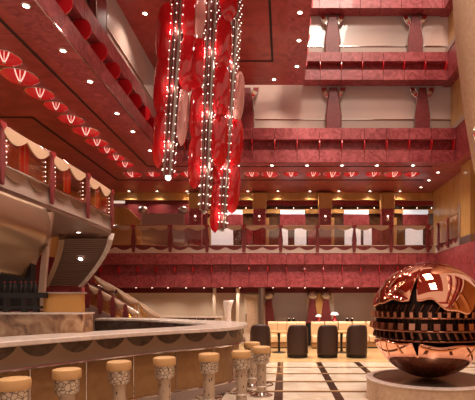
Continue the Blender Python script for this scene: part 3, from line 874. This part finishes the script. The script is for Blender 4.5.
# back bar: marble ledge, amber panel, bronze hood, dark rack
x1 = W(82, 0, 6.6).x
r = thing('back_bar', 'back bar with a veined brown marble ledge and a glossy amber panel', 'bar', (0, 0, 0))
MB(M['marble']).span((-5.6, 6.6, .0), (x1, 6.98, 1.47)).build('body', r)
MB(M['stone']).span((-5.6, 6.57, 1.47), (x1 + .02, 7.0, 1.495)).build('top_edge', r)
MB(M['amber']).span((W(43, 0, 6.8).x, 6.8, 1.495), (W(80.5, 0, 6.8).x, 6.95, 1.775)).build('amber_panel', r, bevel=.008)
MB(M['taupe']).span((W(43, 0, 6.78).x, 6.78, 1.775), (W(81.5, 0, 6.78).x, 6.97, 1.80)).build('panel_cap', r)
# bronze hood: surface running along the balcony edge, bellied
r = thing('bar_hood', 'satin bronze bellied hood hanging over the back bar at the left', 'hood', (0, 0, 0))
def hood(u, v):
    y = 4.6 + (7.85 - 4.6) * u
    z = 3.28 - 1.22 * v + .20 * (1 - u) * v
    bulge = .10 * math.sin(PI * min(1, v * 1.6)) - .52 * max(0, v - .42) ** 1.15
    return (-4.22 + .05 * u + bulge - .25 * (1 - u) * v, y, z)
MB(M['bronze']).grid(hood, 20, 20).build('shell', r, solid=.03)
mb = MB(M['stone_tan'])
vs = []
for k in range(13):
    z = 3.22 - (3.22 - 1.5) * k / 12; xx = -4.10 - .17 * (k / 12) ** .8
    vs += [(xx - .05, 7.86, z), (xx + .05, 7.86, z), (xx + .05, 7.93, z), (xx - .05, 7.93, z)]
mb.add(vs, [(i * 4 + j, i * 4 + (j + 1) % 4, i * 4 + 4 + (j + 1) % 4, i * 4 + 4 + j) for i in range(12) for j in range(4)] + [(0, 1, 2, 3), (48, 49, 50, 51)])
mb.build('end_post', r)
MB(M['dark']).span((-5.6, 7.70, 1.5), (-4.33, 7.85, 3.2)).build('shade_panel', r)  # black colour stands in for the shade under the hood
r = thing('bottle_rack', 'black two tier rack standing on the marble ledge', 'rack', (0, 0, 0))
MB(M['dark']).span((-5.5, 6.66, 1.71), (W(44, 0, 6.66).x, 6.78, 1.79)).build('shelf', r)
MB(M['dark']).span((-5.5, 6.67, 1.55), (W(41, 0, 6.7).x, 6.77, 1.59)).build('shelf', r)
for px in (6, 24, 36): MB(M['dark']).span((W(px, 0, 6.7).x - .03, 6.68, 1.495), (W(px, 0, 6.7).x + .03, 6.75, 1.71)).build('leg', r)
bot = None
for i, px in enumerate([5, 10, 15, 21, 26, 31, 36]):
    if bot is None:
        bot = thing('bottle', 'x', 'bottle', group='bottles on the black rack')
        MB(M['dark']).lathe([(.03, 0), (.034, .01), (.034, .10), (.013, .14), (.012, .17)], n=14).build('body', bot)
        MB(M['red_plain']).lathe([(.014, .165), (.014, .185)], n=10).build('cap', bot); o = bot
    else: o = copy_tree(bot)
    o.location = (W(px, 0, 6.72).x, 6.71 + .02 * (i % 2), 1.79); o['label'] = f'small dark bottle on the black rack, {ORD[i]} from the left'; o.scale = (.9,) * 3

# ------------------------------------------------------------------ lounge at the back
mb = MB(M['satin']).span((W(265, 0, YW).x, YW - .04, .3), (W(306, 0, YW).x, YW - .001, 2.0)).span((W(334, 0, YW).x, YW - .04, .3), (W(374, 0, YW).x, YW - .001, 2.0))
struct(mb.build('wall_back_metal_panels'))
# lounge pilasters
def lounge_fig(label, px):
    y = YW - .16; r = thing('disc_head_pilaster', label, 'pilaster', (W(px, 0, y).x, y, 0), group='disc headed pilasters')
    MB(M['maroon']).plate([(-.2, 0), (-.25, .75), (-.18, 1.2), (-.09, 1.78), (.09, 1.78), (.18, 1.2), (.25, .75), (.2, 0)], (0, -.05, .0), (1, 0, 0), (0, 0, 1), (0, .1, 0)).build('shaft', r, bevel=.015)
    MB(M['satin']).ball((0, -.06, 1.92), .2, 18, 10, (1, .5, .9)).build('disc', r)
    return r
for px, nm in ((269, 'alone at the left of the lounge wall'), (312.5, 'left one of the pair behind the sofas'), (326, 'right one of the pair behind the sofas')):
    lounge_fig(f'maroon pilaster with a silver disc head, {nm}', px)
y = YW - .1; o = MB(M['gold']).plate([(-.07, 0), (-.07, .3), (-.15, 2.0), (.15, 2.0), (.07, .3), (.07, 0)], (W(319.2, 0, y).x, y, 0), (1, 0, 0), (0, 0, 1), (0, .05, 0)).build('gold_wedge_panel')
tag(o, 'golden wedge panel between the paired disc headed pilasters', 'panel')
def sofa(label, x0, x1, yb, curve=0.0, seams=4, endr=False):
    w = x1 - x0; r = thing('booth_sofa', label, 'sofa', ((x0 + x1) / 2, yb, 0), group='cream booth sofas')
    def ctr(u): return Vector(((u - .5) * w, -curve * (2 * u - 1) ** 2))
    n = 24; pts = [ctr(1 - k / n) for k in range(n + 1)]     # walk right to left: front is on its left
    def sec(mb, a, b, z0, z1, y0, y1, round_=.05):
        prof = [(y0, z0), (y1, z0), (y1, z1 - round_), (y1 - (round_ if y1 > y0 else -round_), z1), (y0 + round_, z1), (y0, z1 - round_)]
        vs = []; k = 8
        for i in range(k + 1):
            c = ctr(a + (b - a) * i / k)
            vs += [(c.x, c.y + yy, zz) for yy, zz in prof]
        m = len(prof)
        fs = [(i * m + j, i * m + (j + 1) % m, i * m + m + (j + 1) % m, i * m + m + j) for i in range(k) for j in range(m)] + [tuple(range(m)), tuple(range(k * m, k * m + m))]
        mb.add(vs, fs)
    for k in range(seams):
        a, b = k / seams + .004, (k + 1) / seams - .004
        mb = MB(M['sofa']); sec(mb, a, b, .40, .93, -.18, .0, .06); mb.build('back_cushion', r, bevel=.02)
        mb = MB(M['sofa']); sec(mb, a, b, .22, .46, -.78, -.16, .05); mb.build('seat_cushion', r, bevel=.02)
    mb = MB(M['tanleather']); sec(mb, 0, 1, .04, .22, -.74, -.05, .01); mb.build('base', r)
    mb = MB(M['dark']); sec(mb, .01, .99, 0, .04, -.70, -.1, .005); mb.build('plinth', r)
    return r
sofa('cream booth sofa behind the two left tub chairs', -.60, .80, 16.75, .0, 4)
sofa('long cream booth sofa with curved ends behind the two right tub chairs', .98, 4.6, 16.85, .25, 7)
def tub_chair():
    r = thing('tub_chair', 'x', 'chair', group='tub chairs')
    def shell(u, v):
        a = math.radians(-125 + 250 * u); t = abs(2 * u - 1)
        top = .985 - .02 * (t / .35) ** 2 if t < .35 else .965 - .33 * min(1, (t - .35) / .5) ** 1.5
        top = max(top, .60)
        rx = .285; ry = .30
        z = .10 + (top - .10) * v
        rr = 1 - .05 * max(0, v - .85) / .15
        return (rx * rr * math.sin(a), -ry * math.cos(a) * rr - .04 * v, z)
    MB(M['brown']).grid(shell, 36, 14).build('shell', r, solid=.06)
    MB(M['brown']).lathe([(.05, .12), (.28, .12), (.285, .15), (.285, .40), (.25, .45), (.01, .46)], (0, .02, 0), 28, ax=(1, 1.05)).build('seat_cushion', r)
    MB(M['dark']).lathe([(.29, 0), (.305, .02), (.30, .12)], n=28).build('base', r)
    return r
t0 = tub_chair()
for i, (px, nm) in enumerate([(260.5, 'leftmost, beside the bar end'), (297.5, 'second from the left'), (327.5, 'third from the left'), (356.5, 'rightmost, next to the copper sphere')]):
    o = t0 if i == 0 else copy_tree(t0); y = 13.45 + (.15 if i == 0 else 0)
    o.location = (W(px, 0, y).x, y, 0); o['label'] = f'dark brown leather tub chair seen from behind, {nm}'
tb = None
for i, (px, y) in enumerate([(279, 14.7), (341.5, 14.7)]):
    if tb is None:
        tb = thing('cocktail_table', 'x', 'table', group='cocktail tables'); o = tb
        MB(M['seat']).lathe([(.30, .66), (.33, .67), (.33, .70), (.31, .71), (.001, .71)], n=28).build('table_top', tb)
        MB(M['dark']).lathe([(.04, .02), (.035, .35), (.05, .66)], n=14).build('pedestal', tb)
        MB(M['dark']).lathe([(.22, 0), (.21, .02), (.05, .04)], n=24).build('foot', tb)
    else: o = copy_tree(tb)
    o.location = (W(px, 0, y).x, y, 0); o['label'] = ['round cocktail table between the two left tub chairs', 'round cocktail table between the two right tub chairs'][i]
# wall shelf with lamps behind the sofas
o = MB(M['maroon']).span((W(300, 0, 17.1).x, 16.95, .86), (W(342, 0, 17.1).x, 17.18, .93)).build('wall_shelf')
MB(M['dark']).span((W(300, 0, 17.1).x, 17.0, 0), (W(342, 0, 17.1).x, 17.15, .86)).build('support', o)
tag(o, 'dark maroon console behind the sofa backs', 'console')
lp = None
for i, (px, s) in enumerate([(334.5, 1.0), (318.5, .72)]):
    if lp is None:
        lp = thing('table_lamp', 'x', 'lamp'); o = lp
        MB(M['red_bright']).lathe([(.09, 0), (.1, .02), (.06, .1), (.03, .2), (.03, .24)], n=18).build('base', lp)
        MB(M['lampshade']).lathe([(.15, .23), (.13, .29), (.07, .33), (.001, .335)], n=20).build('lamp_shade', lp)
    else: o = copy_tree(lp)
    y = 17.06; o.location = (W(px, 0, y).x, y, .93); o.scale = (s,) * 3
    o['label'] = ['glowing mushroom table lamp right of the paired pilasters', 'smaller glowing table lamp between the paired pilasters'][i]
cd = None
for i, px in enumerate([289, 293.5, 347, 352]):
    if cd is None:
        cd = thing('candle_holder', 'x', 'candle holder', group='candle holders'); o = cd
        MB(M['dark']).lathe([(.05, 0), (.06, .02), (.06, .1), (.05, .11)], n=14).build('cup', cd)
        MB(M['spot_lens']).ball((0, 0, .11), .015, 8, 6).build('flame', cd)
    else: o = copy_tree(cd)
    y = 16.72 if px < 300 else 16.8
    o.location = (W(px, 0, y).x, y - .02, .93)
    if px > 300: o.location.y = 16.76
    o['label'] = f'small dark candle cup on the sofa back, {ORD[i]} from the left'

# left part of the lobby wall: posts, door, counter, sail panel, pillar
for i, (px, w, nm) in enumerate([(214.5, .11, 'left of the sail panel'), (237.8, .12, 'right of the sail panel')]):
    y = 16.9; o = MB(M['cream']).span((-w / 2, -.06, 0), (w / 2, .06, 2.17)).build('white_post', bevel=.01); o.location = (W(px, 0, y).x, y, 0)
    tag(o, f'slim cream post under the ground parapet, {nm}', 'post')
o = MB(M['satin']).lathe([(.13, 0), (.13, 2.17)], n=24).build('lobby_pillar'); o.location = (W(261.5, 0, 16.2).x, 16.4, 0)
tag(o, 'round taupe pillar at the left end of the lounge', 'pillar')
d = struct(MB(M['cream']).span((W(244, 0, 17.3).x, 17.3, 0), (W(257.5, 0, 17.3).x, 17.38, 1.95)).build('door_1', bevel=.01))
MB(M['beige']).span((W(246.5, 0, 17.28).x, 17.27, .5), (W(255.5, 0, 17.28).x, 17.31, 1.8)).build('door_panel', d)
MB(M['chrome']).tube([(W(246, 0, 17.2).x, 17.25, .9), (W(246, 0, 17.2).x, 17.25, 1.2)], .015, 8).build('door_handle', d)
def sail(u, v):
    x = -.18 + .30 * v ** 2 + u * (.36 - .16 * math.sin(PI * v)); return (x, -.10 * math.sin(PI * u), 1.72 - 1.5 * v)
y = 16.6; o = MB(M['stone']).grid(sail, 10, 16).build('sail_panel', solid=.03); o.location = (W(228.5, 0, y).x, y, 0)
tag(o, 'curved cream sail shaped panel between two slim posts', 'panel')
MB(M['stone']).lathe([(.22, 0), (.2, .25)], n=20).build('foot', o)
r = thing('lobby_counter', 'low cream counter with a dark scalloped front at the back left', 'counter', (0, 0, 0))
xa, xb = W(150, 0, 15.6).x, W(221, 0, 15.6).x
MB(M['cream']).span((xa, 15.6, 0), (xb, 16.1, 1.1)).build('body', r)
MB(M['stone']).span((xa - .02, 15.56, 1.1), (xb + .02, 16.12, 1.15)).build('top', r)
n = 7; wv = (xb - .2 - xa) / n
for k in range(n):
    MB(M['darkmarble']).plate([(wv * (.5 + .48 * math.cos(PI * j / 12)), -.17 * math.sin(PI * j / 12)) for j in range(13)], (xa + k * wv, 15.575, 1.095), (1, 0, 0), (0, 0, 1), (0, .024, 0)).build('half_moon_trim', r)

# ------------------------------------------------------------------ copper sphere on its drum
SX, SY, SZ, R = 2.47, 7.7, 1.345, .98
r = thing('copper_sphere_sculpture', 'large polished copper sphere with a dark cut belt of small blocks, on a round plinth', 'sculpture', (SX, SY, SZ))
def spike(lon, c, w): return max(0, 1 - abs(lon - c) / w)
def up_edge(lon):
    b = 19 + 3.0 * math.sin(lon * 2 + 1) + 1.6 * math.sin(lon * 7) + .8 * math.sin(lon * 17)
    b -= 13 * math.exp(-((lon - .45) / .34) ** 4)
    return b + 30 * spike(lon, -.25, .045) ** .45
def lo_edge(lon):
    b = -21 - 1.6 * math.sin(lon * 3 + .5) - 1.0 * math.sin(lon * 9)
    return b - 16 * spike(lon, -.2, .045) ** .6
def sph(lon, lat, rr):   # lon 0 = towards the camera, positive to the right
    la = math.radians(lat); return (rr * math.cos(la) * math.sin(lon), -rr * math.cos(la) * math.cos(lon), rr * math.sin(la))
base_lon = -math.atan2(SX, SY)   # the face that looks at the camera
nl = 240
for nm, edge, pole in (('upper_shell', up_edge, 89.9), ('lower_shell', lo_edge, -89.9)):
    mb = MB(M['copper'])
    vs, fs = [], []; nv = 40
    for i in range(nl):
        lon = -PI + 2 * PI * i / nl; e = edge(lon)
        for j in range(nv + 1):
            t = j / nv
            vs.append(sph(lon + base_lon, e + (pole - e) * t, R))
    for i in range(nl):
        k = (i + 1) % nl
        for j in range(nv): fs.append((i * (nv + 1) + j, k * (nv + 1) + j, k * (nv + 1) + j + 1, i * (nv + 1) + j + 1))
    mb.add(vs, fs); o = mb.build(nm, r)
    mo = o.modifiers.new('solid', 'SOLIDIFY'); mo.thickness = .03; mo.offset = -1
MB(M['dark_bronze']).ball((0, 0, 0), R - .15, 48, 28).build('core', r)
for lat, rr, t in ((3.2, R - .06, .012), (-9.2, R - .05, .013), (-19, R - .05, .014)):
    MB(M['copper_dark']).tube([Vector(sph(2 * PI * k / 64, lat, rr)) for k in range(64)], t, 6, True).build('ring', r)
def block_row(n, lat, w, h, dep, rr, tilt, nm, m='copper_dull'):
    b0 = None
    for k in range(n):
        lon = 2 * PI * k / n
        if b0 is None: o = b0 = MB(M[m]).box((0, 0, 0), (w, dep, h)).build(nm, r, smooth=False)
        else: o = b0.copy(); COL.objects.link(o); o.parent = r
        o.location = sph(lon, lat, rr); o.rotation_euler = (math.radians(-lat) * -1, tilt, lon)
block_row(44, 7, .05, .085, .12, R - .07, .0, 'small_block')
block_row(34, -5.0, .09, .10, .14, R - .06, .0, 'block')
block_row(44, 13, .010, .16, .05, R - .10, .5, 'slanted_fin', 'copper_dark')
block_row(44, -14.5, .035, .11, .09, R - .07, -.35, 'lower_fin', 'copper_dark')
block_row(60, 1, .012, .11, .05, R - .13, -.25, 'thin_fin', 'dark_bronze')

r = thing('round_plinth', 'round pale stone drum with a dark polished top under the copper sphere', 'plinth', (SX, SY, 0))
MB(M['beige']).lathe([(1.04, 0), (1.04, .335)], n=72).build('drum', r)
MB(M['stone']).lathe([(1.05, .335), (1.055, .345), (1.05, .36), (.93, .365), (.93, .335)], n=72, caps=False).build('rim', r)
MB(M['darkmarble']).lathe([(.93, .30), (.93, .355), (.001, .356)], n=64).build('polished_top', r)

# ------------------------------------------------------------------ light
for y_ in (6.6, 8.3, 10.0): light('SPOT', 'balcony_fill', (-6.6, y_, A0 - .05), 130, size=.05, angle=2.5)  # added spots without fixtures, brighten the gold balcony wall
for p, e in SPOTS: light('SPOT', 'downlight_beam', p - Vector((0, 0, .03)), e, size=.05)
light('AREA', 'atrium_fill_light', (2.6, 8.5, 19.5), 1900, size=3, sy=5)  # unseen area light added to fill the atrium
light('AREA', 'atrium_fill_light', (2.6, 0, 19.5), 2300, size=3, sy=5)  # second added fill, out of view towards the entrance
w = bpy.data.worlds.new('World'); SC.world = w; w.use_nodes = True
bg = w.node_tree.nodes['Background']; bg.inputs[0].default_value = (1, .72, .56, 1); bg.inputs[1].default_value = .75

# ------------------------------------------------------------------ camera
cam = bpy.data.cameras.new('Camera'); co = bpy.data.objects.new('Camera', cam); COL.objects.link(co)
co.location = (0, 0, EYE); co.rotation_euler = (PI / 2, 0, 0)
cam.sensor_width = 36; cam.sensor_fit = 'HORIZONTAL'; cam.lens = 36 * F / 475
cam.shift_x = (237.5 - CX) / 475; cam.shift_y = (CY - 200) / 475; cam.clip_end = 200
SC.camera = co
SC.view_settings.view_transform = 'Standard'; SC.view_settings.look = 'None'; SC.view_settings.gamma = 1
SC.view_settings.use_curve_mapping = False; SC.view_settings.exposure = 0.08
SC.cycles.use_denoising = True
SC.cycles.max_bounces = 8
SC.cycles.sample_clamp_indirect = 4
